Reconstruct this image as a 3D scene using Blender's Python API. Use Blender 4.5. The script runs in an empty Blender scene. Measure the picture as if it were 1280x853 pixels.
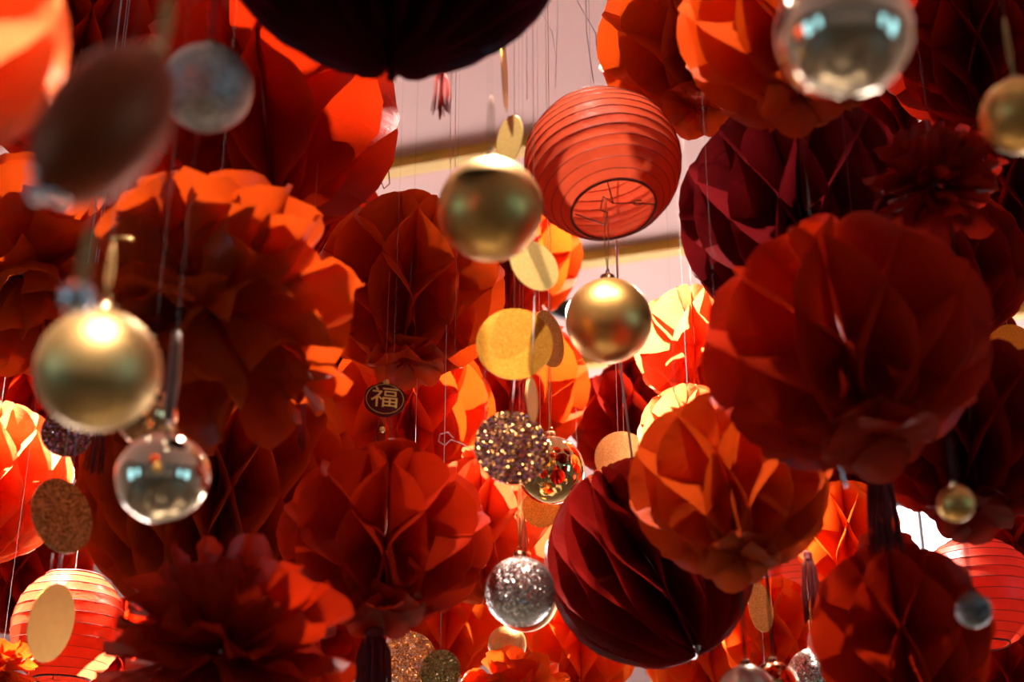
import bpy, math, random
from mathutils import Matrix, Vector, noise

# ------------------------------------------------------------------ camera, world, light
PI = math.pi
sc = bpy.context.scene
F = 1758.0                      # focal length in pixels of the 1280 x 853 frame
PITCH = math.radians(22)
CAM = Vector((0, 0, 1.6))
FWD = Vector((0, math.cos(PITCH), math.sin(PITCH)))
UPV = Vector((0, -math.sin(PITCH), math.cos(PITCH)))
RGT = Vector((1, 0, 0))
cd = bpy.data.cameras.new('camera')
cam = bpy.data.objects.new('camera', cd)
sc.collection.objects.link(cam)
cam.location = CAM
cam.rotation_euler = (PI / 2 + PITCH, 0, 0)
cd.sensor_width = 36
cd.lens = F * 36 / 1280
cd.clip_start = 0.05
cd.dof.use_dof = True
cd.dof.focus_distance = 2.45
cd.dof.aperture_fstop = 3.0
cd.dof.aperture_blades = 8
sc.camera = cam

w = bpy.data.worlds.new('world'); sc.world = w
w.use_nodes = True
w.node_tree.nodes['Background'].inputs[0].default_value = (0.5, 0.6, 0.8, 1)
w.node_tree.nodes['Background'].inputs[1].default_value = 0.3

sc.view_settings.view_transform = 'Standard'
sc.view_settings.look = 'None'
sc.view_settings.gamma = 1
sc.view_settings.use_curve_mapping = False
sc.view_settings.exposure = 0.55
sc.cycles.max_bounces = 10
sc.cycles.diffuse_bounces = 7
sc.cycles.transmission_bounces = 8
sc.cycles.glossy_bounces = 4
sc.cycles.use_denoising = True
sc.cycles.sample_clamp_indirect = 8
sc.cycles.caustics_reflective = False
sc.cycles.caustics_refractive = False

CEIL = 4.4
# ceiling spotlights: x, y, power, aim (x, y, z), cone degrees, label
SPOTS = [
    (-1.5, 2.45, 5000, (-0.95, 2.57, 2.25), 24, 'black ceiling spotlight above the brightly lit coral ball'),
    (0.10, 2.02, 700, (-0.02, 1.34, 2.29), 13, 'black ceiling spotlight above the matte gold baubles'),
    (-0.05, 2.60, 3600, (0.33, 2.4, 2.5), 20, 'black ceiling spotlight above the red paper lantern'),
    (0.90, 3.30, 1200, (-0.12, 2.78, 2.48), 32, 'black ceiling spotlight behind the burgundy diamond ball'),
    (0.0, 2.90, 260, (0.30, 2.0, 2.95), 40, 'black ceiling spotlight above the orange honeycomb ball'),
    (0.10, -0.20, 1200, (-0.43, 0.84, 2.2), 10, 'added unseen ceiling spotlight before the blurred lit coral ball'),  # out of view, added to brighten the visible side of this ball
    (0.1, 2.35, 420, (-0.40, 1.52, 2.3), 20, 'black ceiling spotlight above the large red pom-pom'),
    (1.0, 4.4, 80, (1.0, 2.4, 2.3), 46, 'black ceiling spotlight behind the dark red balls'),
    (-0.75, 3.35, 700, (-0.68, 2.2, 2.2), 22, 'added unseen ceiling spotlight above the big red ball with orange side'),  # added to brighten the big ball, which stayed too dark
    (-1.45, 1.6, 300, (-0.88, 1.95, 2.5), 24, 'added unseen ceiling spotlight beside the left ruffled pom-pom'),  # added to lift the pom-poms on the left
    (0.5, 0.6, 110, (0.02, 1.75, 2.42), 12, 'added unseen ceiling spotlight before the gold discs'),  # added on the camera side to brighten the disc faces
    (-0.35, 0.9, 330, (0.25, 1.75, 2.15), 22, 'added unseen ceiling spotlight before the burgundy satin ball'),  # added to brighten the overlapping orange-red ball and the satin one
]
WINDOW_STRENGTH = 2.2

# ------------------------------------------------------------------ helpers
def P(px, py, d):
    return CAM + d * (FWD + ((px - 640) / F) * RGT + ((426.5 - py) / F) * UPV)

def on_plane(px, py, z):
    r = FWD + ((px - 640) / F) * RGT + ((426.5 - py) / F) * UPV
    return CAM + r * ((z - CAM.z) / r.z)

def link(o, parent=None):
    sc.collection.objects.link(o)
    if parent is not None:
        o.parent = parent
    return o

def mesh(name, vs, fs, mat, smooth=True, sharp_rows=None):
    me = bpy.data.meshes.new(name)
    me.from_pydata([tuple(v) for v in vs], [], fs)
    me.materials.append(mat)
    if smooth:
        me.polygons.foreach_set('use_smooth', [True] * len(me.polygons))
    if sharp_rows:
        for e in me.edges:
            if e.vertices[0] in sharp_rows and e.vertices[1] in sharp_rows:
                e.use_edge_sharp = True
    me.update()
    return me

def obj(name, me, parent=None, loc=None, rot=None):
    o = link(bpy.data.objects.new(name, me), parent)
    if loc is not None: o.location = loc
    if rot is not None: o.rotation_euler = rot
    return o

def tag(o, label, cat, group=None):
    o['label'] = label; o['category'] = cat
    if group: o['group'] = group
    return o

def struct(o):
    o['kind'] = 'structure'; return o

def hang_rot(yaw=0, nod=0, lean=0):
    return Matrix.Rotation(math.radians(-lean), 3, 'Y') @ Matrix.Rotation(math.radians(-nod), 3, 'X') @ Matrix.Rotation(math.radians(yaw), 3, 'Z')

def thing(name, label, cat, loc, rot=None, group=None):
    o = bpy.data.objects.new(name, None)
    o.empty_display_size = 0.03
    o.location = loc
    if rot is not None: o.rotation_euler = rot.to_euler()
    link(o)
    tag(o, label, cat, group)
    o['_m'] = 0
    del o['_m']
    return o

def local(o, p):
    m = o.rotation_euler.to_matrix()
    return m.transposed() @ (Vector(p) - Vector(o.location))

class MB:
    def __init__(s): s.v = []; s.f = []
    def add(s, vs, fs):
        n = len(s.v)
        s.v += [Vector(v) for v in vs]
        s.f += [tuple(i + n for i in f) for f in fs]
    def box(s, c, d, rz=0):
        m = Matrix.Rotation(rz, 3, 'Z')
        vs = [Vector(c) + m @ Vector((sx * d[0] / 2, sy * d[1] / 2, sz * d[2] / 2)) for sx in (-1, 1) for sy in (-1, 1) for sz in (-1, 1)]
        s.add(vs, [(0, 1, 3, 2), (4, 6, 7, 5), (0, 4, 5, 1), (2, 3, 7, 6), (0, 2, 6, 4), (1, 5, 7, 3)])
    def tube(s, pts, r, n=5, closed=False):
        pts = [Vector(p) for p in pts]
        vs = []; fs = []; m = len(pts)
        prev = None
        for i, p in enumerate(pts):
            a = pts[(i - 1) % m] if (closed or i > 0) else p
            b = pts[(i + 1) % m] if (closed or i < m - 1) else p
            t = (b - a).normalized()
            if prev is None:
                x = t.orthogonal().normalized()
            else:
                x = prev - t * prev.dot(t)
                x = x.normalized() if x.length > 1e-6 else t.orthogonal().normalized()
            prev = x
            y = t.cross(x)
            rr = r[i] if isinstance(r, (list, tuple)) else r
            for k in range(n):
                a_ = 2 * PI * k / n
                vs.append(p + (x * math.cos(a_) + y * math.sin(a_)) * rr)
        for i in range(m if closed else m - 1):
            j = (i + 1) % m
            for k in range(n):
                k2 = (k + 1) % n
                fs.append((i * n + k, i * n + k2, j * n + k2, j * n + k))
        if not closed:
            fs.append(tuple(range(n - 1, -1, -1)))
            fs.append(tuple((m - 1) * n + k for k in range(n)))
        s.add(vs, fs)
    def lathe(s, prof, n=24, z=1):
        vs = []; fs = []
        for (r, h) in prof:
            for k in range(n):
                a = 2 * PI * k / n
                vs.append((r * math.cos(a), r * math.sin(a), h))
        for i in range(len(prof) - 1):
            for k in range(n):
                k2 = (k + 1) % n
                fs.append((i * n + k, i * n + k2, (i + 1) * n + k2, (i + 1) * n + k))
        s.add(vs, fs)
    def build(s, name, mat, parent=None, smooth=True, loc=None, rot=None):
        return obj(name, mesh(name, s.v, s.f, mat, smooth), parent, loc, rot)

# ------------------------------------------------------------------ materials
def nodes(name):
    m = bpy.data.materials.new(name); m.use_nodes = True
    nt = m.node_tree; nt.nodes.clear()
    out = nt.nodes.new('ShaderNodeOutputMaterial')
    return m, nt, out

def N(nt, typ, **kw):
    n = nt.nodes.new(typ)
    for k, v in kw.items():
        if k.startswith('i_'):
            n.inputs[k[2:].replace('_', ' ')].default_value = v
        else:
            setattr(n, k, v)
    return n

def tissue(name, col, trans=0.45, gloss=0.02, grough=0.35, var=0.25, bump=0.25):
    m, nt, out = nodes(name)
    L = nt.links.new
    tc = N(nt, 'ShaderNodeTexCoord')
    nz = N(nt, 'ShaderNodeTexNoise', i_Scale=9.0, i_Detail=4.0, i_Roughness=0.6)
    L(tc.outputs['Object'], nz.inputs['Vector'])
    hsv = N(nt, 'ShaderNodeHueSaturation')
    hsv.inputs['Color'].default_value = (*col, 1)
    mr = N(nt, 'ShaderNodeMapRange')
    mr.inputs['To Min'].default_value = 1 - var; mr.inputs['To Max'].default_value = 1 + var
    L(nz.outputs['Fac'], mr.inputs['Value']); L(mr.outputs['Result'], hsv.inputs['Value'])
    n2 = N(nt, 'ShaderNodeTexNoise', i_Scale=38.0, i_Detail=3.0, i_Roughness=0.55, i_Distortion=1.2)
    L(tc.outputs['Object'], n2.inputs['Vector'])
    bp = N(nt, 'ShaderNodeBump', i_Strength=bump, i_Distance=0.006)
    L(n2.outputs['Fac'], bp.inputs['Height'])
    df = N(nt, 'ShaderNodeBsdfDiffuse'); tr = N(nt, 'ShaderNodeBsdfTranslucent')
    for n in (df, tr):
        L(hsv.outputs['Color'], n.inputs['Color']); L(bp.outputs['Normal'], n.inputs['Normal'])
    mx = N(nt, 'ShaderNodeMixShader'); mx.inputs[0].default_value = trans
    L(df.outputs[0], mx.inputs[1]); L(tr.outputs[0], mx.inputs[2])
    gl = N(nt, 'ShaderNodeBsdfGlossy'); gl.inputs['Roughness'].default_value = grough
    gl.inputs['Color'].default_value = (1, 1, 1, 1)
    L(bp.outputs['Normal'], gl.inputs['Normal'])
    mg = N(nt, 'ShaderNodeMixShader'); mg.inputs[0].default_value = gloss
    L(mx.outputs[0], mg.inputs[1]); L(gl.outputs[0], mg.inputs[2])
    L(mg.outputs[0], out.inputs[0])
    return m

def princ(name, col, rough=0.5, metal=0.0, var=0.0, scale=20, bump=0.0, emit=None, spec=0.5):
    m, nt, out = nodes(name)
    L = nt.links.new
    b = N(nt, 'ShaderNodeBsdfPrincipled')
    b.inputs['Base Color'].default_value = (*col, 1)
    b.inputs['Roughness'].default_value = rough
    b.inputs['Metallic'].default_value = metal
    b.inputs['Specular IOR Level'].default_value = spec
    if emit:
        b.inputs['Emission Color'].default_value = (*emit[0], 1)
        b.inputs['Emission Strength'].default_value = emit[1]
    if var or bump:
        tc = N(nt, 'ShaderNodeTexCoord')
        nz = N(nt, 'ShaderNodeTexNoise', i_Scale=float(scale), i_Detail=4.0)
        L(tc.outputs['Object'], nz.inputs['Vector'])
        if var:
            hsv = N(nt, 'ShaderNodeHueSaturation'); hsv.inputs['Color'].default_value = (*col, 1)
            mr = N(nt, 'ShaderNodeMapRange')
            mr.inputs['To Min'].default_value = 1 - var; mr.inputs['To Max'].default_value = 1 + var
            L(nz.outputs['Fac'], mr.inputs['Value']); L(mr.outputs['Result'], hsv.inputs['Value'])
            L(hsv.outputs['Color'], b.inputs['Base Color'])
        if bump:
            bp = N(nt, 'ShaderNodeBump', i_Strength=bump, i_Distance=0.003)
            L(nz.outputs['Fac'], bp.inputs['Height']); L(bp.outputs['Normal'], b.inputs['Normal'])
    L(b.outputs[0], out.inputs[0])
    return m

def clear_line(name):
    m, nt, out = nodes(name)
    t = N(nt, 'ShaderNodeBsdfTransparent'); g = N(nt, 'ShaderNodeBsdfDiffuse'); g.inputs['Color'].default_value = (0.6, 0.55, 0.52, 1)
    nz = N(nt, 'ShaderNodeTexNoise', i_Scale=40.0)
    mr = N(nt, 'ShaderNodeMapRange'); mr.inputs['To Min'].default_value = 0.05; mr.inputs['To Max'].default_value = 0.35
    mx = N(nt, 'ShaderNodeMixShader')
    nt.links.new(nz.outputs['Fac'], mr.inputs['Value']); nt.links.new(mr.outputs['Result'], mx.inputs[0])
    nt.links.new(t.outputs[0], mx.inputs[1]); nt.links.new(g.outputs[0], mx.inputs[2]); nt.links.new(mx.outputs[0], out.inputs[0])
    return m

def glitter(name, cols, scale, tilt=0.5, rough=0.25, metal=0.9):
    """flakes: each Voronoi cell has its own colour and its own tilt"""
    m, nt, out = nodes(name)
    L = nt.links.new
    tc = N(nt, 'ShaderNodeTexCoord')
    vo = N(nt, 'ShaderNodeTexVoronoi'); vo.inputs['Scale'].default_value = scale
    L(tc.outputs['Object'], vo.inputs['Vector'])
    sep = N(nt, 'ShaderNodeSeparateColor'); L(vo.outputs['Color'], sep.inputs[0])
    cr = N(nt, 'ShaderNodeValToRGB')
    el = cr.color_ramp.elements
    el[0].color = (*cols[0], 1); el[1].color = (*cols[-1], 1)
    for i, c in enumerate(cols[1:-1]):
        e = el.new((i + 1) / (len(cols) - 1)); e.color = (*c, 1)
    L(sep.outputs[0], cr.inputs[0])
    sub = N(nt, 'ShaderNodeVectorMath', operation='SUBTRACT'); sub.inputs[1].default_value = (0.5, 0.5, 0.5)
    L(vo.outputs['Color'], sub.inputs[0])
    sca = N(nt, 'ShaderNodeVectorMath', operation='SCALE'); sca.inputs['Scale'].default_value = tilt * 2
    L(sub.outputs[0], sca.inputs[0])
    ge = N(nt, 'ShaderNodeNewGeometry')
    ad = N(nt, 'ShaderNodeVectorMath', operation='ADD'); L(ge.outputs['Normal'], ad.inputs[0]); L(sca.outputs[0], ad.inputs[1])
    no = N(nt, 'ShaderNodeVectorMath', operation='NORMALIZE'); L(ad.outputs[0], no.inputs[0])
    b = N(nt, 'ShaderNodeBsdfPrincipled')
    b.inputs['Roughness'].default_value = rough; b.inputs['Metallic'].default_value = metal
    L(cr.outputs[0], b.inputs['Base Color']); L(no.outputs[0], b.inputs['Normal'])
    L(b.outputs[0], out.inputs[0])
    return m

M = {}
M['red'] = tissue('red_tissue', (0.52, 0.022, 0.002))
M['orange'] = tissue('orange_tissue', (0.62, 0.070, 0.005))
M['bright'] = tissue('bright_orange_tissue', (0.86, 0.13, 0.010))
M['lit_peach'] = tissue('lit_coral_tissue', (0.85, 0.19, 0.055))  # lighter tissue copy for strongly lit balls, the light put into the colour
M['deep'] = tissue('deep_red_tissue', (0.34, 0.011, 0.003))
M['burgundy'] = tissue('burgundy_tissue', (0.20, 0.008, 0.011), trans=0.4)
M['satin'] = tissue('burgundy_satin_tissue', (0.32, 0.008, 0.005), trans=0.3, gloss=0.14, grough=0.22)
M['plum'] = tissue('plum_tissue', (0.10, 0.005, 0.012), trans=0.3)
M['lantern'] = tissue('red_lantern_paper', (0.60, 0.085, 0.032), trans=0.5, gloss=0.006, bump=0.3)
M['lantern_red'] = tissue('bright_red_lantern_paper', (0.85, 0.10, 0.05), trans=0.5, gloss=0.03, bump=0.12)
M['rib'] = princ('lantern_wire', (0.13, 0.014, 0.006), 0.5)
M['wire'] = princ('steel_wire', (0.12, 0.08, 0.06), 0.35, 0.8)
M['silver'] = princ('bright_steel', (0.85, 0.85, 0.85), 0.15, 1.0)
M['gold_matte'] = princ('matte_gold', (0.76, 0.45, 0.13), 0.40, 1.0)
M['gold_dull'] = princ('dull_gold', (0.70, 0.46, 0.17), 0.45, 1.0)
M['gold_mirror'] = princ('mirror_gold', (0.98, 0.82, 0.58), 0.02, 1.0)
M['gold_bright'] = princ('bright_mirror_gold', (1.0, 0.66, 0.27), 0.03, 1.0)
M['copper'] = princ('mirror_copper', (0.95, 0.45, 0.2), 0.06, 1.0)
M['pearl'] = princ('pearl_gold', (0.9, 0.82, 0.62), 0.32, 0.75)
M['bronze'] = princ('red_bronze_lacquer', (0.30, 0.055, 0.012), 0.45, 0.6)
M['cap'] = princ('gold_cap', (0.75, 0.5, 0.24), 0.22, 1.0)
M['dark_cap'] = princ('dark_bronze_cap', (0.3, 0.16, 0.08), 0.25, 1.0)
M['gl_silver'] = glitter('silver_glitter', [(0.30, 0.28, 0.26), (0.6, 0.56, 0.5), (0.9, 0.86, 0.8)], 700, 0.6, 0.2)
M['gl_grey'] = glitter('grey_glitter', [(0.22, 0.21, 0.19), (0.42, 0.4, 0.36), (0.6, 0.58, 0.55)], 800, 0.4, 0.4)
M['gl_black'] = glitter('dark_glitter', [(0.03, 0.03, 0.03), (0.12, 0.12, 0.11), (0.35, 0.36, 0.34)], 700, 0.5, 0.3)
M['gl_gold'] = glitter('gold_glitter', [(0.50, 0.28, 0.03), (0.68, 0.42, 0.06), (0.9, 0.62, 0.13)], 900, 0.32, 0.4, 0.75)
M['gl_pale'] = glitter('pale_gold_glitter', [(0.66, 0.45, 0.11), (0.78, 0.56, 0.16), (0.92, 0.72, 0.27)], 1300, 0.15, 0.45, 0.35)
M['gl_amber'] = glitter('amber_glitter', [(0.75, 0.27, 0.01), (0.9, 0.38, 0.015), (1.0, 0.52, 0.04)], 1300, 0.12, 0.42, 0.3)
M['gl_holo'] = glitter('holographic_brown_glitter', [(0.10, 0.035, 0.01), (0.22, 0.09, 0.02), (0.40, 0.18, 0.04), (0.16, 0.05, 0.02), (0.5, 0.25, 0.75), (1.0, 0.85, 0.7)], 650, 0.5, 0.16)
M['gl_bronze'] = glitter('bronze_glitter', [(0.12, 0.06, 0.01), (0.28, 0.17, 0.03), (0.45, 0.30, 0.07), (0.7, 0.55, 0.3)], 600, 0.4, 0.3)
M['gl_orange'] = glitter('orange_glitter', [(0.5, 0.12, 0.02), (0.75, 0.22, 0.03), (0.9, 0.4, 0.1), (0.85, 0.7, 0.8)], 600, 0.4, 0.3, 0.7)
M['foil'] = princ('gold_foil', (0.58, 0.30, 0.045), 0.42, 1.0, var=0.15, scale=60)
M['line'] = clear_line('clear_fishing_line')
M['thread'] = princ('nylon_thread', (0.75, 0.68, 0.64), 0.4)
M['white_cord'] = princ('white_cord', (0.85, 0.82, 0.8), 0.7)
M['gold_cord'] = princ('gold_cord', (0.72, 0.42, 0.14), 0.5, 0.3)
M['black_cord'] = princ('dark_cord', (0.03, 0.012, 0.01), 0.7)
M['red_cord'] = princ('red_cord', (0.45, 0.03, 0.02), 0.6)
M['dark_red_cord'] = princ('dark_red_cord', (0.20, 0.012, 0.012), 0.6)
M['tagred'] = princ('dark_red_lacquer', (0.12, 0.008, 0.008), 0.75, spec=0.2)
M['taggold'] = princ('gold_print', (0.85, 0.55, 0.15), 0.4, 0.6)
M['ribbon'] = princ('brown_satin_ribbon', (0.28, 0.13, 0.08), 0.4)
M['black'] = princ('black_metal', (0.015, 0.015, 0.016), 0.45)
M['ceil'] = princ('bounce_pink_plaster', (0.82, 0.53, 0.49), 0.9, var=0.05, scale=3, bump=0.05)  # pale plaster with the red bounce light partly put into its pink
M['wallm'] = princ('grey_white_plaster', (0.62, 0.58, 0.62), 0.9, var=0.06, scale=2)
M['walld'] = princ('warm_grey_plaster', (0.20, 0.18, 0.17), 0.9, var=0.06, scale=2)
M['floorm'] = princ('beige_floor', (0.11, 0.097, 0.07), 0.5, var=0.2, scale=1.5)
M['brass'] = princ('brass_trim', (0.80, 0.46, 0.05), 0.6, 0.0, var=0.15, scale=6)
M['frame'] = princ('dark_window_frame', (0.05, 0.05, 0.06), 0.5)
M['pane'] = princ('daylit_window_pane', (0.1, 0.2, 0.3), 0.1, emit=((0.30, 0.72, 1.0), WINDOW_STRENGTH))
M['pane_white'] = princ('white_window_pane', (0.5, 0.5, 0.5), 0.1, emit=((1.0, 0.88, 0.85), 10.0))
M['lens'] = princ('lamp_lens', (1, 1, 1), 0.3, emit=((1.0, 0.86, 0.68), 30))

# ------------------------------------------------------------------ room
def slab(name, c, d, mat):
    b = MB(); b.box((0, 0, 0), d)
    return struct(b.build(name, mat, smooth=False, loc=c))
slab('floor', (0, 2, -0.1), (12, 16, 0.2), M['floorm'])
slab('ceiling', (0, 2, CEIL + 0.1), (12, 16, 0.2), M['ceil'])
slab('wall_back', (0, 10.1, CEIL / 2), (12.4, 0.2, CEIL), M['wallm'])
slab('wall_front', (0, -6.1, CEIL / 2), (12.4, 0.2, CEIL), M['walld'])
slab('wall_left', (-6.1, 2, CEIL / 2), (0.2, 16, CEIL), M['walld'])
slab('wall_right', (6.1, 2, CEIL / 2), (0.2, 16, CEIL), M['walld'])

wn = 0
def window(c, wid, hei, axis, mat, cols=2, rows=2):
    """axis: outward-facing side of the wall the window sits in: 'x+', 'x-', 'y-', 'y+' """
    global wn
    wn += 1
    rz = {'y-': 0, 'y+': PI, 'x+': PI / 2, 'x-': -PI / 2}[axis]
    e = thing('window_%d' % wn, 'dark framed window', 'window', c, Matrix.Rotation(rz, 3, 'Z'))
    for k in ('label', 'category'): del e[k]
    struct(e)
    t = 0.07
    b = MB()
    for s in (-1, 1):
        b.box((s * wid / 2, 0, 0), (t, 0.08, hei + t)); b.box((0, 0, s * hei / 2), (wid, 0.08, t))
    for i in range(1, cols): b.box((-wid / 2 + wid * i / cols, 0, 0), (t * .7, 0.07, hei))
    for j in range(1, rows): b.box((0, 0, -hei / 2 + hei * j / rows), (wid, 0.07, t * .7))
    b.build('window_frame', M['frame'], e, smooth=False)
    pw, ph = wid / cols, hei / rows
    for i in range(cols):
        for j in range(rows):
            p = MB(); p.box((0, 0, 0), (pw - t * .5, 0.012, ph - t * .5))
            p.build('pane', mat, e, smooth=False, loc=(-wid / 2 + pw * (i + .5), 0.01, -hei / 2 + ph * (j + .5)))
for yy in (-3.6, -0.8):
    window((-5.95, yy, 2.0), 1.3, 2.0, 'x+', M['pane'])
    window((5.95, yy, 2.0), 1.3, 2.0, 'x-', M['pane'])
q = P(1150, 655, 1); q = CAM + (q - CAM) * (9.94 / (q.y))
window((q.x + 0.5, 9.95, q.z - 0.25), 3.0, 0.8, 'y-', M['pane_white'], 3, 1)
for xx in (-4.2, -1.4, 1.4, 4.2):  # windows below the view, added to light the ceiling and backlight the balls
    window((xx, 9.95, 1.7), 2.3, 2.3, 'y-', M['pane_white'], 2, 2)

# brass trim beams under the ceiling
DROP = 0.05
a0 = on_plane(484, 218, CEIL - DROP); a1 = on_plane(655, 190, CEIL - DROP)
bdir = (a1 - a0).normalized(); bang = math.atan2(bdir.y, bdir.x)
for i, (px, py) in enumerate(((570, 204), (786, 324), (767, 455))):
    c = on_plane(px, py, CEIL - DROP)
    b = MB(); b.box((0, 0, 0), (9.0 if i < 2 else 8.0, 0.08, DROP))
    o = struct(b.build('trim_%d' % (i + 1), M['brass'], smooth=False, loc=(c.x, c.y, CEIL - DROP / 2), rot=(0, 0, bang)))

# ------------------------------------------------------------------ ceiling spotlights
def spotlight(x, y, power, aim, cone, label):
    t = thing('ceiling_spotlight', label, 'spotlight', (x, y, CEIL), group='ceiling spotlights')
    b = MB(); b.lathe([(0, 0), (0.055, 0), (0.055, -0.025), (0, -0.025)], 20); b.build('mount', M['black'], t)
    b = MB(); b.tube([(0, 0, -0.02), (0, 0, -0.10)], 0.009, 8); b.build('stem', M['black'], t)
    piv = Vector((0, 0, -0.15))
    d = (Vector(aim) - Vector((x, y, CEIL)) - piv).normalized()
    q = d.to_track_quat('-Z', 'Y').to_euler()
    b = MB(); b.lathe([(0, 0.075), (0.035, 0.075), (0.045, 0.05), (0.05, -0.07), (0.045, -0.07), (0.04, -0.045), (0, -0.045)], 20)
    body = b.build('lamp_body', M['black'], t, loc=piv, rot=q)
    b = MB(); b.lathe([(0, -0.05), (0.04, -0.05)], 20); b.build('lens', M['lens'], body)
    if power:
        ld = bpy.data.lights.new('spot_beam', 'SPOT'); ld.energy = power
        ld.color = (1.0, 0.84, 0.74); ld.spot_size = math.radians(cone); ld.spot_blend = 0.6; ld.shadow_soft_size = 0.035
        lo = link(bpy.data.objects.new('spot_beam', ld), t)
        lo.location = piv + d * 0.09
        lo.rotation_euler = q
for s in SPOTS: spotlight(*s)
c = on_plane(700, 350, CEIL)
spotlight(c.x, c.y, 0, (c.x + 1.0, c.y - 0.6, CEIL - 0.6), 90, 'small black ceiling spotlight beside the brass trim beam')

# ------------------------------------------------------------------ threads
ROUND = []        # (object, centre, radius, half height) of every round hanging thing
PENDING = []
def thread(o, top_world, mat='line', r=0.00022, name='thread'):
    PENDING.append((o, Vector(top_world), mat, r, name))

def up_z(p, o=None):
    """where a thread rising from p ends: the ceiling, or the ball that hangs right above"""
    z = CEIL
    for q, c, R, H in ROUND:
        if q is o: continue
        d2 = (p.x - c.x) ** 2 + (p.y - c.y) ** 2
        if d2 < (R * .97) ** 2:
            zl = c.z - H * math.sqrt(1 - d2 / (R * R))
            if c.z > p.z and zl < z: z = max(zl, p.z + .002)
    return z

def build_threads():
    for o, p, mat, r, name in PENDING:
        b = MB(); b.tube([(0, 0, 0), (0, 0, up_z(p, o) - p.z)], r, 5)
        b.build(name, M[mat], o, loc=local(o, p), rot=o.rotation_euler.to_matrix().transposed().to_euler())

# ------------------------------------------------------------------ honeycomb tissue balls
def tri(x):
    x = x % 1.0
    return 4 * x - 1 if x < 0.5 else 3 - 4 * x

def leaf_mesh(R, ob, n, per, sign, seed, mat, scallop=0.03, crumple=0.18, nr=6, twist=0.0, shape=0.55):
    ns = 8
    nth = int(per * ns)
    rnd = random.Random(seed)
    off = Vector((rnd.uniform(0, 50), rnd.uniform(0, 50), rnd.uniform(0, 50)))
    vs = []; fs = []; sharp = set()
    for i in range(nth + 1):
        u = i / nth
        th = 0.03 + (PI - 0.06) * u
        ph = u * per + 0.25 * 0
        wv = tri(ph)
        wv = shape * wv + (1 - shape) * math.sin(PI / 2 * wv)
        edge = 1 - scallop * abs(wv) ** 2.5 + 0.012 * noise.noise(off + Vector((u * 7, 0, 0)))
        fade = min(1, math.sin(th) * 2.2)
        for j in range(nr + 1):
            t = j / nr
            r = R * edge * (0.05 + 0.95 * t)
            cr = crumple * noise.noise(off + Vector((u * 6, t * 3, 1.7))) * t
            az = sign * (PI / n) * 0.94 * wv * (0.35 + 0.65 * min(1, t * 1.6)) + (2 * PI / n) * cr * fade + twist * (u - 0.5)
            vs.append((r * math.sin(th) * math.cos(az), r * math.sin(th) * math.sin(az), ob * r * math.cos(th)))
        if i % (ns // 2) == 0:
            sharp.update(range(i * (nr + 1), (i + 1) * (nr + 1)))
    for i in range(nth):
        for j in range(nr):
            a = i * (nr + 1) + j
            fs.append((a, a + 1, a + nr + 2, a + nr + 1))
    return mesh('paper_leaf', vs, fs, mat, True, sharp if shape > .3 else None)

def petal_mesh(L, W, seed, mat, tip=0.25, cup=0.35, bend=0.15, crumple=0.05, nt=7, nw=6, base=0.12, cut=0.5):
    """a strip of tissue along +Z with a rounded or square end"""
    rnd = random.Random(seed)
    off = Vector((rnd.uniform(0, 50), rnd.uniform(0, 50), 0))
    vs = []; fs = []
    skew = rnd.uniform(-0.12, 0.12)
    for i in range(nt + 1):
        t = i / nt
        hw = W * (0.22 + 0.78 * math.sin(min(1, t * 1.25) * PI / 2)) * (1 - 0.10 * t)
        for j in range(nw + 1):
            u = -1 + 2 * j / nw
            round_ = cut * abs(u) ** 4 + (1 - cut) * u * u
            ll = L * (base + (1 - base) * t * (1 - tip * round_ * t + skew * u * t * 0.5))
            x = hw * u
            y = cup * W * u * u * t + bend * L * t * t + crumple * L * noise.noise(off + Vector((t * 3, u * 1.6, 0))) * t * 2
            vs.append((x, y, ll))
    for i in range(nt):
        for j in range(nw):
            a = i * (nw + 1) + j
            fs.append((a, a + 1, a + nw + 2, a + nw + 1))
    return mesh('petal', vs, fs, mat, True)

def collar(root, R, z, sgn, mat, k=10, seed=0, out=66, size=0.40):
    """ruffle of small petals round the pole"""
    rnd = random.Random(seed)
    ms = [petal_mesh(R * size, R * size * 0.55, seed * 7 + i, mat, tip=0.35, cup=0.3, bend=0.1, nt=5, nw=5, cut=0.2) for i in range(3)]
    for i in range(k):
        a = 2 * PI * (i + rnd.uniform(-.25, .25)) / k
        tilt = math.radians(out + rnd.uniform(-16, 16))
        d = Vector((math.cos(a) * math.sin(tilt), math.sin(a) * math.sin(tilt), sgn * math.cos(tilt)))
        q = d.to_track_quat('Z', 'Y').to_euler()
        obj('collar_petal', ms[i % 3], root, (0, 0, z), q)

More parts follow.
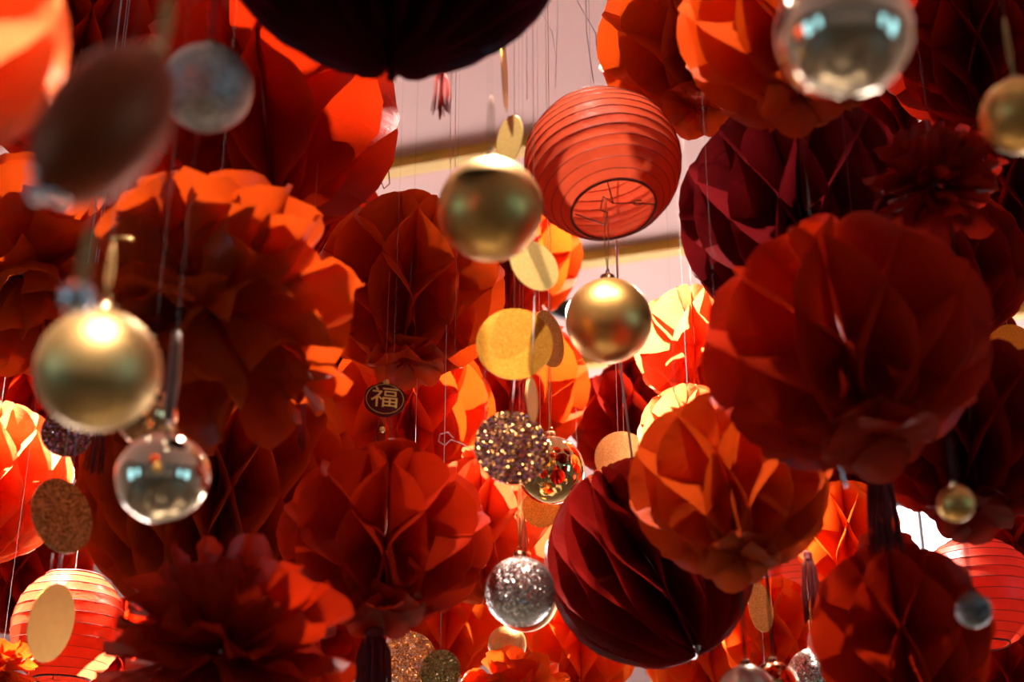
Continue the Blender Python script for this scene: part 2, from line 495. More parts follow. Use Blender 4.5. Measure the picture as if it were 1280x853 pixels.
def honeycomb(label, px, py, rp, d, mat='red', ob=1.0, n=28, per=3.5, yaw=0, nod=0, lean=0, scallop=0.03, crumple=0.18,
              top=0, bot=0, seed=None, twist=0, shape=0.55, thr=True, group='honeycomb tissue balls'):
    seed = int(px * 3 + py) if seed is None else seed
    R = rp * d / F
    c = P(px, py, d)
    root = thing('honeycomb_paper_ball', label, 'paper ball', c, hang_rot(yaw, nod, lean), group)
    ROUND.append((root, c, R, R * ob))
    n -= n % 2
    ms = [leaf_mesh(R, ob, n, per, s, seed + k, M[mat], scallop, crumple, twist=twist, shape=shape) for k, s in enumerate((1, -1, 1, -1))]
    for k in range(n):
        obj('paper_leaf', ms[(k % 2) + 2 * ((k // 2) % 2)], root, None, (0, 0, 2 * PI * k / n))
    b = MB(); b.tube([(0, 0, -R * ob * .9), (0, 0, R * ob * .9)], R * .06, 10); b.build('spine', M[mat], root)
    if top: collar(root, R, R * ob * 0.88, 1, M[mat], top, seed + 1)
    if bot: collar(root, R, -R * ob * 0.90, -1, M[mat], bot, seed + 2)
    if thr:
        tp = root.rotation_euler.to_matrix() @ Vector((0, 0, R * ob * 0.97)) + c
        thread(root, tp)
    return root

def pompom(label, px, py, rp, d, mat='red', ob=0.9, n=90, W=0.20, yaw=0, nod=0, lean=0, tip=0.2, seed=None, cut=0.6, r_in=0.55, crumple=0.06, lower=-1.0):
    seed = int(px + py * 3) if seed is None else seed
    rnd = random.Random(seed)
    R = rp * d / F
    c = P(px, py, d)
    root = thing('tissue_pompom', label, 'pom-pom', c, hang_rot(yaw, nod, lean), 'ruffled tissue pom-poms')
    ROUND.append((root, c, R * .9, R * .85))
    ms = [petal_mesh(R, R * W * rnd.uniform(0.8, 1.2), seed + i, M[mat], tip, rnd.uniform(.2, .7), rnd.uniform(-.1, .22), crumple, cut=cut) for i in range(8)]
    ga = PI * (3 - math.sqrt(5))
    for i in range(n):
        z = 1 - 2 * (i + 0.5) / n
        a = ga * i + rnd.uniform(-.2, .2)
        s = math.sqrt(1 - z * z)
        dv = Vector((s * math.cos(a), s * math.sin(a), z * ob + rnd.uniform(-.08, .08)))
        if abs(z) > .93: continue
        q = dv.to_track_quat('Z', 'Y').to_matrix()
        # petals cup up towards the outside of their own half, with a random roll
        roll = Matrix.Rotation(rnd.uniform(-.7, .7) + (PI if z < 0 else 0) * rnd.choice((0, 1)), 3, 'Z')
        o = obj('petal', ms[i % 8], root, None, (q @ roll).to_euler())
        sc_ = rnd.uniform(0.82, 1.06) * dv.length
        o.scale = (1, 1, sc_)
    b = MB(); b.tube([(0, 0, -R * .12), (0, 0, R * .12)], R * .05, 8); b.build('tie', M['wire'], root)
    thread(root, c)
    return root

# ------------------------------------------------------------------ paper lanterns
def lantern(label, px, py, rp, d, mat='lantern', ob=0.96, ribs=13, open_=0.52, yaw=0, nod=0, lean=0, wire=True):
    R = rp * d / F
    c = P(px, py, d)
    root = thing('paper_lantern', label, 'lantern', c, hang_rot(yaw, nod, lean), 'round paper lanterns')
    ROUND.append((root, c, R, R * ob))
    t0 = math.asin(open_); t1 = PI - t0
    prof = []; rings = []
    sub = 4
    rnd = random.Random(int(px))
    for i in range(ribs):
        a = t0 + (t1 - t0) * i / (ribs - 1)
        rings.append((R * math.sin(a), R * ob * math.cos(a)))
        if i < ribs - 1:
            for k in range(sub):
                u = k / sub
                b_ = a + (t1 - t0) / (ribs - 1) * u
                f = 1 - 0.009 * math.sin(PI * u)
                prof.append((R * f * math.sin(b_), R * f * ob * math.cos(b_)))
    prof.append(rings[-1])
    n = 56
    b = MB(); b.lathe(prof, n)
    off = Vector((rnd.uniform(0, 9), 0, 0))
    for v in b.v:
        nn = noise.noise(off + v / R * 2.5) * 0.014 + noise.noise(off + v / R * 9) * 0.006
        v *= 1 + nn
    b.build('paper_shade', M[mat], root)
    for i, (r, h) in enumerate(rings):
        b = MB()
        w_ = 0.0022 if i in (0, ribs - 1) else 0.0006
        b.tube([(r * math.cos(2 * PI * k / 48), r * math.sin(2 * PI * k / 48), h) for k in range(48)], w_ * R / 0.116, 4, closed=True)
        for v in b.v:
            v *= 1.004 + noise.noise(off + v / R * 2.5) * 0.014
        b.build('rim' if i in (0, ribs - 1) else 'rib', M['rib'], root)
    if wire:
        r, h = rings[-1]
        b = MB()
        b.tube([(r * .98, 0, h), (r * .55, 0.08 * R, h + .14 * R), (0.02 * R, 0.02 * R, h + .12 * R), (0, 0, h + .95 * R), (0.1 * R, 0, -h)], 0.0011, 5)
        b.tube([(0.02 * R, 0.02 * R, h + .12 * R), (-.10 * R, -.05 * R, h + .2 * R), (-.16 * R, 0, h + .02 * R), (-.08 * R, .02 * R, h - .02 * R), (-.14 * R, .02 * R, h - .22 * R), (-r * .9, .0, h)], 0.0011, 5)
        b.tube([(r * .62 + .06 * R * math.cos(k * .7), .06 * R + .04 * R * math.sin(k * .7), h + .12 * R) for k in range(9)], 0.0009, 5)
        b.build('wire_frame', M['wire'], root)
    tp = root.rotation_euler.to_matrix() @ Vector((R * open_ * .0, 0, -rings[-1][1])) + c
    thread(root, tp, r=0.0006)
    return root

# ------------------------------------------------------------------ baubles
def bauble(label, px, py, rp, d, mat, cap='cap', cord='gold_cord', cord_len=None, lean=0, nod=0, name='bauble', stretch=1.0, seg=48, cord_r=0.0009, to_ceiling=True, group='hanging baubles'):
    R = rp * d / F
    c = P(px, py, d)
    root = thing(name, label, 'ornament', c, hang_rot(px * 7 % 360, nod, lean), group)
    b = MB()
    prof = [(R * math.sin(PI * i / (seg // 2)), R * stretch * math.cos(PI * i / (seg // 2))) for i in range(seg // 2 + 1)]
    prof[0] = (1e-5, R * stretch); prof[-1] = (1e-5, -R * stretch)
    b.lathe(prof, seg); b.build('ball', M[mat], root)
    ROUND.append((root, c, R, R * stretch))
    # crown-edged cap
    h0 = R * stretch * 0.975; cr = R * 0.17; ch = R * 0.16
    b = MB(); n = 24
    vs = []; fs = []
    rows = [(cr * 1.12, lambda k: h0 - (R * .035 if k % 3 else 0)), (cr, lambda k: h0 + ch * .35), (cr * .95, lambda k: h0 + ch), (cr * .7, lambda k: h0 + ch * 1.18), (1e-5, lambda k: h0 + ch * 1.2)]
    for r, hf in rows:
        for k in range(n):
            fl = 1 + (0.05 if k % 2 else 0)
            vs.append((r * fl * math.cos(2 * PI * k / n), r * fl * math.sin(2 * PI * k / n), hf(k)))
    for i in range(len(rows) - 1):
        for k in range(n):
            k2 = (k + 1) % n
            fs.append((i * n + k, i * n + k2, (i + 1) * n + k2, (i + 1) * n + k))
    b.add(vs, fs); b.build('cap', M[cap], root)
    b = MB(); rr = R * .085; hz = h0 + ch * 1.2 + rr * .7
    b.tube([(rr * math.cos(2 * PI * k / 16), 0, hz + rr * math.sin(2 * PI * k / 16)) for k in range(16)], R * .018, 5, closed=True)
    b.build('ring', M[cap], root)
    if cord:
        L = cord_len if cord_len else R * 1.2
        m = root.rotation_euler.to_matrix()
        base = m @ Vector((0, 0, hz + rr * .6)) + c
        b = MB()
        g = R * .05
        for s in (-1, 1):
            b.tube([local(root, base + Vector((0, 0, 0))), local(root, base + Vector((s * g, 0, L * .35))), local(root, base + Vector((s * g * .6, 0, L * .8))), local(root, base + Vector((0, 0, L)))], cord_r, 5)
        b.build('cord', M[cord], root)
        if to_ceiling: thread(root, base + Vector((0, 0, L)))
    return root

# ------------------------------------------------------------------ disc garlands
def disc_radius(px, py, a, b_, k):
    c = P(px, py, k)
    el = math.asin((c - CAM).normalized().z)
    return max(a, b_ / math.cos(el)) * k / F

def disc(root, px, py, a, b_, k, mat, ang=0, flip=1):
    """a round card that hangs upright, turned about the vertical until it looks a px wide"""
    c = P(px, py, k)
    R = disc_radius(px, py, a, b_, k)
    b = MB(); n = 40; th = 0.0007
    vs = [(0, 0, th)] + [(R * math.cos(2 * PI * k_ / n), R * math.sin(2 * PI * k_ / n), th) for k_ in range(n)] + [(R * math.cos(2 * PI * k_ / n), R * math.sin(2 * PI * k_ / n), -th) for k_ in range(n)] + [(0, 0, -th)]
    fs = []
    for k_ in range(n):
        k2 = (k_ + 1) % n
        fs += [(0, 1 + k_, 1 + k2), (1 + k_, 1 + n + k_, 1 + n + k2, 1 + k2), (2 * n + 1, 1 + n + k2, 1 + n + k_)]
    b.add(vs, fs)
    turn = math.acos(min(1, a * k / F / R)) * flip
    zc = CAM - c; zc.z = 0; zc.normalize()
    yc = Vector((0, 0, 1)); xc = yc.cross(zc)
    fr = Matrix((xc, yc, zc)).transposed()
    rot = fr @ Matrix.Rotation(math.radians(ang), 3, 'Z') @ Matrix.Rotation(turn, 3, 'Y')
    me = mesh('disc', b.v, b.f, M[mat], False)
    return obj('disc', me, root, local(root, c), rot.to_euler())

def garland(label, discs, d, th_r=0.0005, th_mat='thread', low=None, group='gold disc garlands', two=False):
    """discs: (px, py, half width, half height, material, ang, flip)"""
    c = P(discs[0][0], discs[0][1], d)
    root = thing('disc_garland', label, 'garland', c, None, group)
    pts = []
    for (px, py, a, b_, mat, ang, fl) in discs:
        # all discs hang in one vertical plane at the depth of the first one
        r = FWD + ((px - 640) / F) * RGT + ((426.5 - py) / F) * UPV
        k = c.y / r.y
        disc(root, px, py, a, b_, k, mat, ang, fl)
        pts.append(CAM + r * k)
    b = MB()
    half = [Vector((0, 0, disc_radius(dd[0], dd[1], dd[2], dd[3], c.y / (FWD + ((426.5 - dd[1]) / F) * UPV).y))) for dd in discs]
    for off in ((-0.006, 0.006) if two else (0.0,)):
        o_ = Vector((off, 0, 0))
        t = pts[0] + half[0] + o_
        b.tube([local(root, (t.x, t.y, up_z(t))), local(root, t)], th_r, 5)
        for k in range(len(pts) - 1):
            b.tube([local(root, pts[k] - half[k] + o_), local(root, pts[k + 1] + half[k + 1] + o_)], th_r, 5)
        if low:
            t = pts[-1] - half[-1] + o_
            b.tube([local(root, t), local(root, t - Vector((0, 0, low)))], th_r, 5)
    b.build('thread', M[th_mat], root)
    return root

# ------------------------------------------------------------------ tassels
def tassel(label, px, py, length, rad, d, mat='red_cord', n=40, knot=True, seed=1, name='tassel', group='red cord tassels', top=True, thick=0.0008):
    rnd = random.Random(seed)
    c = P(px, py, d)
    s_ = d / F
    L = length * s_; R = rad * s_
    root = thing(name, label, 'tassel', c, None, group)
    b = MB()
    for i in range(n):
        a = rnd.uniform(0, 2 * PI); r = R * math.sqrt(rnd.random())
        x, y = r * math.cos(a), r * math.sin(a)
        l = L * rnd.uniform(.82, 1.0)
        wv = rnd.uniform(-.12, .12) * R
        b.tube([(x * .35, y * .35, 0), (x * .8, y * .8, -l * .18), (x + wv, y - wv, -l * .6), (x * 1.05 - wv, y, -l)], thick, 3)
    o = b.build('fringe', M[mat], root); o['kind'] = 'stuff'
    if knot:
        b = MB(); b.lathe([(1e-5, R * .5), (R * .35, R * .42), (R * .48, R * .1), (R * .42, -R * .25), (R * .5, -R * .3), (R * .5, -R * .5), (R * .4, -R * .55)], 14)
        b.build('knot', M[mat], root)
    if top: thread(root, c + Vector((0, 0, R * .4)), mat=mat, r=0.0008, name='cord')
    return root

# ================================================================== the tissue balls
# large balls, front to back
honeycomb('dark plum honeycomb ball hanging above the thin red tassel', 493, -142, 242, 1.5, 'plum', n=34, per=3, nod=-8, yaw=4, shape=.2, scallop=.01, crumple=.3)
honeycomb('large smooth red honeycomb ball behind the grey glitter bauble', 330, 140, 172, 2.25, 'red', n=16, per=2, nod=10, lean=10, yaw=20, shape=.15, crumple=.4)
honeycomb('red honeycomb ball behind the blurred bronze bauble', 100, 70, 150, 2.7, 'red', n=24, per=3.5, nod=5)
pompom('large red tissue pom-pom above the mirrored gold bauble', 262, 392, 188, 1.7, 'orange', W=.27, n=84, nod=10, cut=.8, tip=.15)
pompom('ruffled red pom-pom behind the dull gold bauble', 35, 340, 155, 2.2, 'orange', W=.27, n=76)
honeycomb('big red honeycomb ball with orange side behind the mirrored gold bauble', 275, 608, 176, 2.3, 'orange', n=34, per=4, nod=6, yaw=7)
pompom('dark red pom-pom beside the glowing paper lantern', 285, 815, 160, 1.6, 'red', W=.2, n=110)
honeycomb('red honeycomb ball with thick dark tassel below it', 482, 672, 136, 1.95, 'red', ob=.78, n=18, per=2.5, nod=18, crumple=.3, top=9, bot=11, scallop=.06, yaw=5)
honeycomb('red honeycomb ball with the round red charm hanging under it', 512, 360, 122, 2.45, 'orange', n=18, per=2.5, nod=16, top=8, bot=12, yaw=10, crumple=.4)
honeycomb('glowing orange honeycomb ball behind the round red charm', 510, 525, 112, 3.0, 'orange', n=24, per=3, nod=4, bot=0, crumple=.35)
honeycomb('orange honeycomb ball behind the amber gold disc', 640, 482, 98, 3.3, 'orange', n=18, per=2.5, nod=20, crumple=.4, shape=.4)
honeycomb('small orange honeycomb ball behind the pale gold disc', 638, 318, 90, 3.6, 'orange', n=20, per=2.5, nod=10, crumple=.35)
honeycomb('honeycomb ball in lit coral colour behind the silver glitter bauble', 605, 662, 94, 2.7, 'lit_peach', n=20, per=3, nod=5, top=9, crumple=.35)
honeycomb('orange honeycomb ball above the orange glitter disc', 560, 765, 82, 3.3, 'bright', n=18, per=2.5, bot=8)
pompom('bright orange pom-pom under the silver glitter bauble', 655, 887, 86, 2.25, 'bright', W=.26, n=70)
honeycomb('orange-red honeycomb ball behind the burgundy satin ball', 725, 800, 76, 3.0, 'bright', n=18, per=2.5)
honeycomb('burgundy satin honeycomb ball hanging from a white cord', 812, 702, 132, 2.1, 'satin', n=30, per=2, nod=6, lean=24, yaw=8, shape=.2, twist=.5, scallop=.015, crumple=.2, thr=False)
honeycomb('orange-red honeycomb ball overlapping the burgundy satin ball', 912, 606, 128, 1.78, 'orange', ob=.9, n=18, per=2.5, nod=20, bot=8, yaw=4)
honeycomb('large red honeycomb ball in front of the burgundy diamond ball', 1057, 432, 183, 1.55, 'red', ob=.82, n=20, per=2.5, nod=18, lean=8, top=9, bot=10, yaw=12, scallop=.05)
honeycomb('burgundy honeycomb ball with diamond cells beside the red lantern', 1000, 270, 152, 2.1, 'burgundy', n=26, per=3, nod=14, yaw=3, scallop=.02)
honeycomb('orange-red honeycomb ball behind the mirrored bauble', 985, 28, 139, 1.8, 'orange', n=20, per=2.5, nod=14, bot=8, yaw=7)
honeycomb('orange honeycomb ball above the red paper lantern', 860, 55, 116, 2.3, 'orange', n=18, per=2.5, nod=12, bot=9, yaw=2)
honeycomb('red honeycomb ball glowing behind the mirrored bauble', 1120, 95, 112, 2.5, 'red', n=20, per=2.5)
honeycomb('dark red honeycomb ball behind the gold bauble on a gold cord', 1215, 50, 118, 2.15, 'deep', n=22, per=3)
pompom('small dark red pom-pom beside the burgundy diamond ball', 1170, 232, 88, 1.8, 'deep', W=.2, n=70)
honeycomb('dark red honeycomb ball under the small dark pom-pom', 1187, 335, 98, 2.35, 'deep', n=22, per=2.5)
honeycomb('dark red honeycomb ball behind the tiny gold bauble', 1212, 540, 132, 1.9, 'deep', ob=.9, n=22, per=2.5, nod=12, bot=12, lean=-10, scallop=.06)
honeycomb('red honeycomb ball behind the tiny black glitter bauble', 1125, 792, 115, 1.75, 'red', n=18, per=2.5, nod=14, top=8, bot=8, yaw=6, scallop=.05)
honeycomb('honeycomb ball in lit coral colour beside the matte gold bauble', 868, 432, 78, 2.7, 'lit_peach', n=16, per=2.5, nod=4, yaw=3)
honeycomb('honeycomb ball in lit coral colour above the burgundy satin ball', 862, 545, 66, 2.45, 'lit_peach', n=16, per=2.5)
honeycomb('small dark red scalloped paper ball under the brass trim', 787, 530, 78, 3.5, 'deep', n=18, per=2.5, bot=12, top=8, scallop=.1)
honeycomb('brightly lit coral honeycomb ball beside the glitter disc', -15, 602, 104, 2.7, 'lit_peach', n=24, per=3, nod=4)
honeycomb('crumpled orange honeycomb ball behind the dark red tassel', 1058, 668, 68, 2.7, 'bright', n=16, per=2)
honeycomb('orange honeycomb ball behind the pearl gold bauble', 968, 792, 70, 2.6, 'bright', n=16, per=2.5)
honeycomb('blurred honeycomb ball in lit coral colour beside the blurred bronze bauble', -78, 38, 162, 1.0, 'lit_peach', n=16, per=2, nod=0, shape=.3, scallop=.01)
# further back, filling between the others
honeycomb('dim red honeycomb ball behind the glowing paper lantern', 28, 705, 88, 3.3, 'red', n=20, per=3)
pompom('small orange pom-pom under the glowing paper lantern', 0, 838, 52, 2.2, 'orange', W=.26, n=50)
honeycomb('red honeycomb ball far behind the dull gold bauble', 150, 500, 115, 3.9, 'red', n=20, per=3)
honeycomb('red honeycomb ball far behind the charmed red ball', 425, 420, 95, 3.4, 'red', n=20, per=3)
honeycomb('red honeycomb ball far behind the dark red pom-pom', 395, 770, 95, 3.1, 'red', n=20, per=3)
honeycomb('red honeycomb ball far behind the left ruffled pom-pom', 50, 440, 120, 3.2, 'red', n=20, per=3)
honeycomb('deep red honeycomb ball far behind the dark balls', 1180, 445, 95, 3.0, 'deep', n=20, per=3)
honeycomb('deep red honeycomb ball far behind the matte gold bauble on a gold cord', 1265, 225, 110, 3.1, 'deep', n=20, per=3)
honeycomb('red honeycomb ball behind the ribbed red lantern', 1270, 690, 70, 3.2, 'red', n=18, per=3)
honeycomb('small red honeycomb ball below the ribbed red lantern', 1262, 842, 66, 2.5, 'red', n=18, per=2.5)
honeycomb('orange honeycomb ball far behind the burgundy satin ball', 885, 800, 88, 3.4, 'bright', n=18, per=2.5)
honeycomb('red honeycomb ball far behind the smooth red ball', 215, 245, 110, 3.3, 'red', n=20, per=3)

honeycomb('red honeycomb ball between the smooth red ball and the charmed ball', 402, 292, 86, 3.1, 'red', n=18, per=2.5)
honeycomb('deep red honeycomb ball far behind the dark tassel', 1062, 590, 62, 3.1, 'deep', n=18, per=2.5)
honeycomb('red honeycomb ball behind the dark pom-pom and lantern', 152, 828, 80, 2.9, 'red', n=18, per=2.5)
honeycomb('orange honeycomb ball far behind the bright mirrored bauble', 690, 700, 70, 3.7, 'bright', n=18, per=2.5)
honeycomb('deep red honeycomb ball far above the grey glitter bauble', 205, 30, 100, 3.3, 'red', n=18, per=2.5)

# ================================================================== lanterns
lantern('red paper lantern with open bottom and wire frame', 753, 205, 98, 2.1, 'lantern', ob=.95, nod=16, lean=8, open_=.53, ribs=15)
lantern('glowing ribbed paper lantern behind the oval gold disc', 85, 785, 69, 2.5, 'lantern', ob=1.08, ribs=12, nod=2, open_=.5)
lantern('ribbed red lantern behind the tiny black glitter bauble', 1222, 742, 74, 2.4, 'lantern_red', nod=5, open_=.4, wire=False)
lantern('small dim ribbed lantern between the orange balls', 1000, 708, 46, 3.0, 'lantern_red', nod=0, open_=.45, wire=False)

# ================================================================== baubles
bauble('matte gold bauble on a gold cord loop beside the red paper lantern', 613, 262, 66, 1.5, 'gold_matte', cord_len=.068)
bauble('matte gold bauble hanging under the red paper lantern', 761, 401, 54, 2.0, 'gold_matte', cap='dark_cap', cord='gold_cord', cord_len=.12)
bauble('dull gold bauble beside the ruffled pom-poms', 123, 463, 77, 1.1, 'gold_dull', cord_len=.05)
bauble('mirrored gold bauble on a brown ribbon under the dull gold bauble', 204, 597, 58, 1.3, 'gold_mirror', cord='ribbon', cord_len=.09, cord_r=.004)
bauble('mirrored bauble behind the dull gold bauble and its ribbon', 184, 520, 38, 1.42, 'copper', cord_len=.05)
bauble('large mirrored bauble in front of the orange-red honeycomb ball', 1055, 42, 84, 1.0, 'gold_mirror')
bauble('matte gold bauble on a gold cord before dark red balls', 1274, 145, 48, 1.25, 'gold_matte', cord_len=.06)
bauble('grey glitter bauble in front of the smooth red ball', 259, 110, 56, 1.3, 'gl_grey', cap='dark_cap', cord='dark_red_cord')
bauble('silver glitter bauble hanging under the holographic brown disc', 650, 740, 44, 1.95, 'gl_silver', cap='dark_cap', cord='gold_cord', cord_len=.11)
bauble('matte gold bauble half hidden behind the silver glitter bauble', 656, 748, 42, 2.25, 'gold_dull', cord='gold_cord')
bauble('bright mirrored gold bauble beside the holographic brown disc', 688, 588, 43, 2.45, 'gold_bright', cord_len=.16)
bauble('tiny gold bauble before the dark red scalloped ball', 1195, 630, 23, 1.4, 'gold_matte', cord='black_cord', cord_len=.045)
bauble('tiny black glitter bauble before the red honeycomb ball', 1217, 763, 22, 1.4, 'gl_black', cap='black', cord='black_cord', cord_len=.05)
bauble('pearl gold bauble under the orange-red honeycomb ball', 934, 868, 36, 1.7, 'pearl', cap='dark_cap', cord='black_cord', cord_len=.1)
bauble('mirrored copper bauble beside the pearl gold bauble', 968, 858, 30, 1.8, 'copper', cap='dark_cap', cord='black_cord', cord_len=.13)
bauble('silver glitter bauble beside the mirrored copper bauble', 1018, 845, 34, 2.2, 'gl_silver', cord='gold_cord')
bauble('small gold glitter bauble above the bright orange pom-pom', 634, 806, 24, 2.5, 'gl_pale', cord='gold_cord')

# blurred bronze bauble close to the lens, with its cord, beads and charm
bz = bauble('blurred oblong bronze bauble on a braided cord', 130, 155, 74, 0.78, 'bronze', stretch=1.6, lean=-27, cord='gold_cord', cord_len=.03, cord_r=.0022)
b = MB(); b.lathe([(1e-5, .006), (.004, .004), (.006, 0), (.004, -.004), (1e-5, -.006)], 16)
bead_m = mesh('bead', b.v, b.f, M['silver'])
for (x, y) in ((50, 216), (47, 240), (74, 243)):
    obj('bead', bead_m, bz, local(bz, P(x, y, .76)))
ch = thing('dangling_charm', 'small silver bead on a pale ribbon by the dull gold bauble', 'charm', P(98, 372, .85))
b = MB(); b.lathe([(1e-5, .011), (.008, .008), (.0115, 0), (.008, -.008), (1e-5, -.011)], 16); b.build('bead', M['silver'], ch)
b = MB(); b.tube([local(ch, P(100, 362, .85)), local(ch, P(106, 330, .85)), local(ch, P(113, 285, .85))], [.003, .004, .003], 6); b.build('ribbon', M['gold_cord'], ch)
thread(ch, P(113, 287, .85))

# ================================================================== disc garlands
garland('amber gold disc above a holographic brown disc on one thread', [(643, 430, 48, 43, 'gl_amber', -8, 1), (640, 560, 47, 46, 'gl_holo', 0, 1)], 1.9, low=.02)
garland('two narrow gold discs turned edge-on beside the red lantern', [(631, 95, 4, 38, 'foil', 0, 1), (637, 175, 16, 27, 'gl_pale', 6, -1)], 1.95)
garland('pale gold disc above a white edge-on disc', [(668, 332, 30, 32, 'gl_pale', 10, 1), (665, 500, 7, 26, 'gl_pale', -2, 1)], 1.9)
garland('gold glitter disc behind the amber gold disc', [(686, 424, 19, 34, 'gl_gold', 0, 1)], 2.15)
garland('pale gold disc behind the burgundy satin ball', [(777, 572, 34, 32, 'gl_pale', 0, 1)], 2.75, two=True)
garland('gold glitter disc below the bright mirrored bauble', [(676, 636, 24, 24, 'gl_gold', 0, 1)], 2.62)
garland('narrow gold disc behind the pearl gold bauble', [(951, 760, 15, 30, 'gl_gold', 0, 1)], 2.2, low=.08)
garland('holographic glitter disc behind the dull gold bauble', [(84, 541, 32, 30, 'gl_holo', 0, 1)], 1.9)
garland('bronze glitter disc above the glowing paper lantern', [(78, 645, 37, 47, 'gl_bronze', 12, 1)], 1.8, low=.03, two=True)
garland('oval gold disc in front of the glowing paper lantern', [(64, 779, 26, 48, 'foil', -12, 1)], 1.85)
garland('orange glitter disc under the red ball with the dark tassel', [(512, 824, 34, 34, 'gl_orange', 0, 1)], 2.2)
garland('bronze glitter disc overlapping the orange glitter disc', [(550, 840, 25, 27, 'gl_bronze', 0, -1)], 2.1)
garland('orange gold glitter disc behind the dark red balls', [(1262, 430, 26, 22, 'gl_amber', 0, 1)], 2.7)

# ================================================================== tassels, charm, cords
tassel('thin red tassel hanging under the dark plum ball', 552, 92, 62, 12, 1.9, 'red_cord', n=26, seed=3)
tassel('thick dark red tassel under the red honeycomb ball', 468, 794, 128, 26, 1.9, 'dark_red_cord', n=130, seed=4, thick=.0011)
tassel('dark red tassel under the large red honeycomb ball', 1097, 585, 110, 19, 1.75, 'dark_red_cord', n=90, seed=5, thick=.0011)
tassel('small dark red tassel behind the mirrored gold bauble', 124, 540, 55, 11, 2.0, 'dark_red_cord', n=22, seed=6)
tassel('dark red tassel between the orange honeycomb balls', 1010, 695, 85, 12, 1.95, 'dark_red_cord', n=50, seed=8)
tassel('slim red tassel before the big red honeycomb ball', 380, 498, 70, 5, 1.95, 'red_cord', n=20, seed=9)

# round red charm with the character for good fortune
d_ = 2.2
cc = P(481, 500, d_)
ch = thing('round_charm', 'round dark red charm with gold character hanging under a red ball', 'charm', cc, hang_rot(8, 22, 0))
s_ = d_ / F
b = MB(); R_ = 25 * s_; n = 40
prof = []
vs = []; fs = []
for k in range(n):
    a = 2 * PI * k / n
    r = R_ * (1 + .06 * abs(math.sin(3 * a)))
    vs.append((r * math.cos(a), -.002, r * 1.05 * math.sin(a)))
for k in range(n):
    v = vs[k]; vs.append((v[0], .002, v[2]))
fs = [tuple(range(n)), tuple(range(2 * n - 1, n - 1, -1))] + [(k, n + k, n + (k + 1) % n, (k + 1) % n) for k in range(n)]
b.add(vs, fs); b.build('plaque', M['tagred'], ch, smooth=False)
b = MB(); b.tube([(R_ * .93 * math.cos(2 * PI * k / 36), -.0022, R_ * .97 * math.sin(2 * PI * k / 36)) for k in range(36)], .0007, 5, closed=True)
b.build('gold_rim', M['taggold'], ch)
cu = bpy.data.curves.new('character', 'FONT'); cu.body = '\u798f'; cu.size = R_ * 1.45; cu.extrude = .0004
cu.align_x = 'CENTER'; cu.align_y = 'CENTER'
co = bpy.data.objects.new('character_curve', cu); sc.collection.objects.link(co)
bpy.context.view_layer.update()
me = bpy.data.meshes.new_from_object(co.evaluated_get(bpy.context.evaluated_depsgraph_get()))
bpy.data.objects.remove(co)
me.materials.clear(); me.materials.append(M['taggold'])
obj('character', me, ch, (0, -.0026, 0), (PI / 2, 0, 0))
b = MB()
for x, l in ((-.008, .075), (-.002, .095), (.004, .09), (.012, .05)):
    b.tube([(x * .4, 0, -R_), (x, .001, -R_ - l * .5), (x * 1.3, 0, -R_ - l)], .0007, 4)
b.build('cord', M['black_cord'], ch)
b = MB(); b.lathe([(1e-5, .005), (.004, .003), (.005, 0), (.004, -.003), (1e-5, -.005)], 12); b.build('bead', M['taggold'], ch, loc=(0, 0, -R_ - .03))
b = MB(); b.lathe([(1e-5, .006), (.005, .004), (.006, 0), (.005, -.004), (1e-5, -.006)], 12); b.build('bead', M['taggold'], ch, loc=(0, 0, R_ + .004))
thread(ch, cc + Vector((0, 0, R_)), mat='red_cord', r=.0007)

# white cord carrying the burgundy satin ball
b = MB()
top = P(775, 455, 2.12); bot = P(790, 572, 2.1)
wc = thing('white_cord', 'thick white cord holding the burgundy satin ball', 'cord', bot)
b.tube([local(wc, bot), local(wc, top), local(wc, Vector((top.x, top.y, up_z(top))))], .0017, 6); b.build('strand', M['white_cord'], wc)

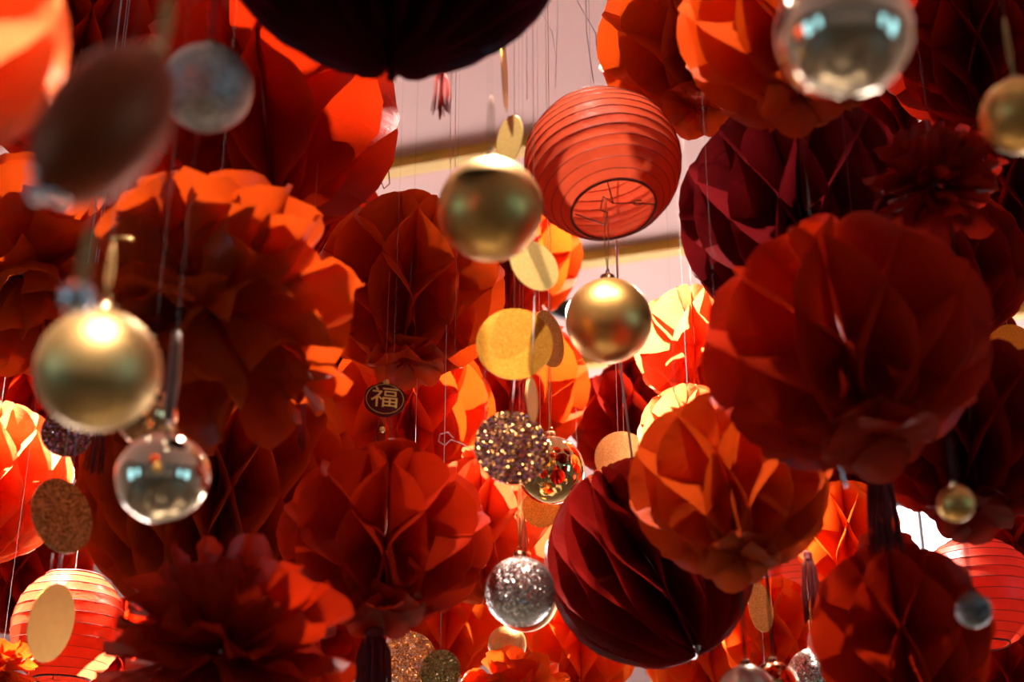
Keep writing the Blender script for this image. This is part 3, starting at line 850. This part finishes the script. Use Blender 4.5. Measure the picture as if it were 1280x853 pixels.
# loose nylon threads seen against the ceiling
def loose(label, pts, d, r=.0006, mat='thread'):
    """pts from the top down; the first continues straight up to the ceiling"""
    w_ = [P(x, y, d) for x, y in pts]
    o = thing('loose_thread', label, 'thread', w_[-1], None, 'nylon threads under the ceiling')
    b = MB(); b.tube([local(o, Vector((w_[0].x, w_[0].y, up_z(w_[0]))))] + [local(o, q) for q in w_], r, 5); b.build('strand', M[mat], o)
loose('straight nylon thread beside the narrow gold discs', [(658, 60), (659, 125)], 2.1)
loose('straight nylon thread dropping to the top of the red lantern', [(697, 20), (694, 110)], 2.1)
loose('kinked white thread tied above the red lantern', [(722, 2), (745, 42), (746, 60)], 2.2, .0009, 'white_cord')
loose('short white thread end above the red lantern', [(733, 40), (742, 104)], 2.25, .0009, 'white_cord')
loose('nylon thread bending beside the kinked white thread', [(677, 16), (690, 40), (694, 66)], 2.2)
loose('nylon thread dropping past the brass trim', [(563, 150), (563, 235)], 2.45)
loose('second nylon thread dropping past the brass trim', [(569, 150), (569, 235)], 2.5)
loose('gold thread running past the amber gold disc', [(688, 300), (686, 545)], 2.36, .0006, 'gold_cord')

# small bent metal bits
def wirebit(label, name, pts, d, r, mat):
    w_ = [P(x, y, d) for x, y in pts]
    o = thing(name, label, 'hook', w_[0]); b = MB(); b.tube([local(o, q) for q in w_], r, 6); b.build('wire', M[mat], o)
    thread(o, w_[0])
wirebit('small steel ring hook beside the charmed red ball', 'hook', [(481, 210), (476, 226), (480, 236), (487, 230), (486, 214), (481, 208)], 2.3, .0012, 'silver')
wirebit('curled white wire above the lit coral honeycomb ball', 'curled_wire', [(567, 548), (560, 541), (550, 543), (548, 552), (556, 557), (564, 550), (580, 556), (598, 568)], 2.1, .0008, 'white_cord')
wirebit('silver wire clip on the lit coral ball', 'wire_clip', [(845, 520), (858, 520), (872, 519), (884, 524), (882, 534)], 1.95, .0016, 'silver')
wirebit('gold wire stub before the left pom-poms', 'wire_stub', [(138, 298), (152, 297), (167, 300)], 1.4, .0018, 'gold_matte')
wirebit('small silver clasp under the large red honeycomb ball', 'clasp', [(1046, 575), (1052, 590), (1056, 604), (1060, 608)], 1.5, .0022, 'silver')

build_threads()
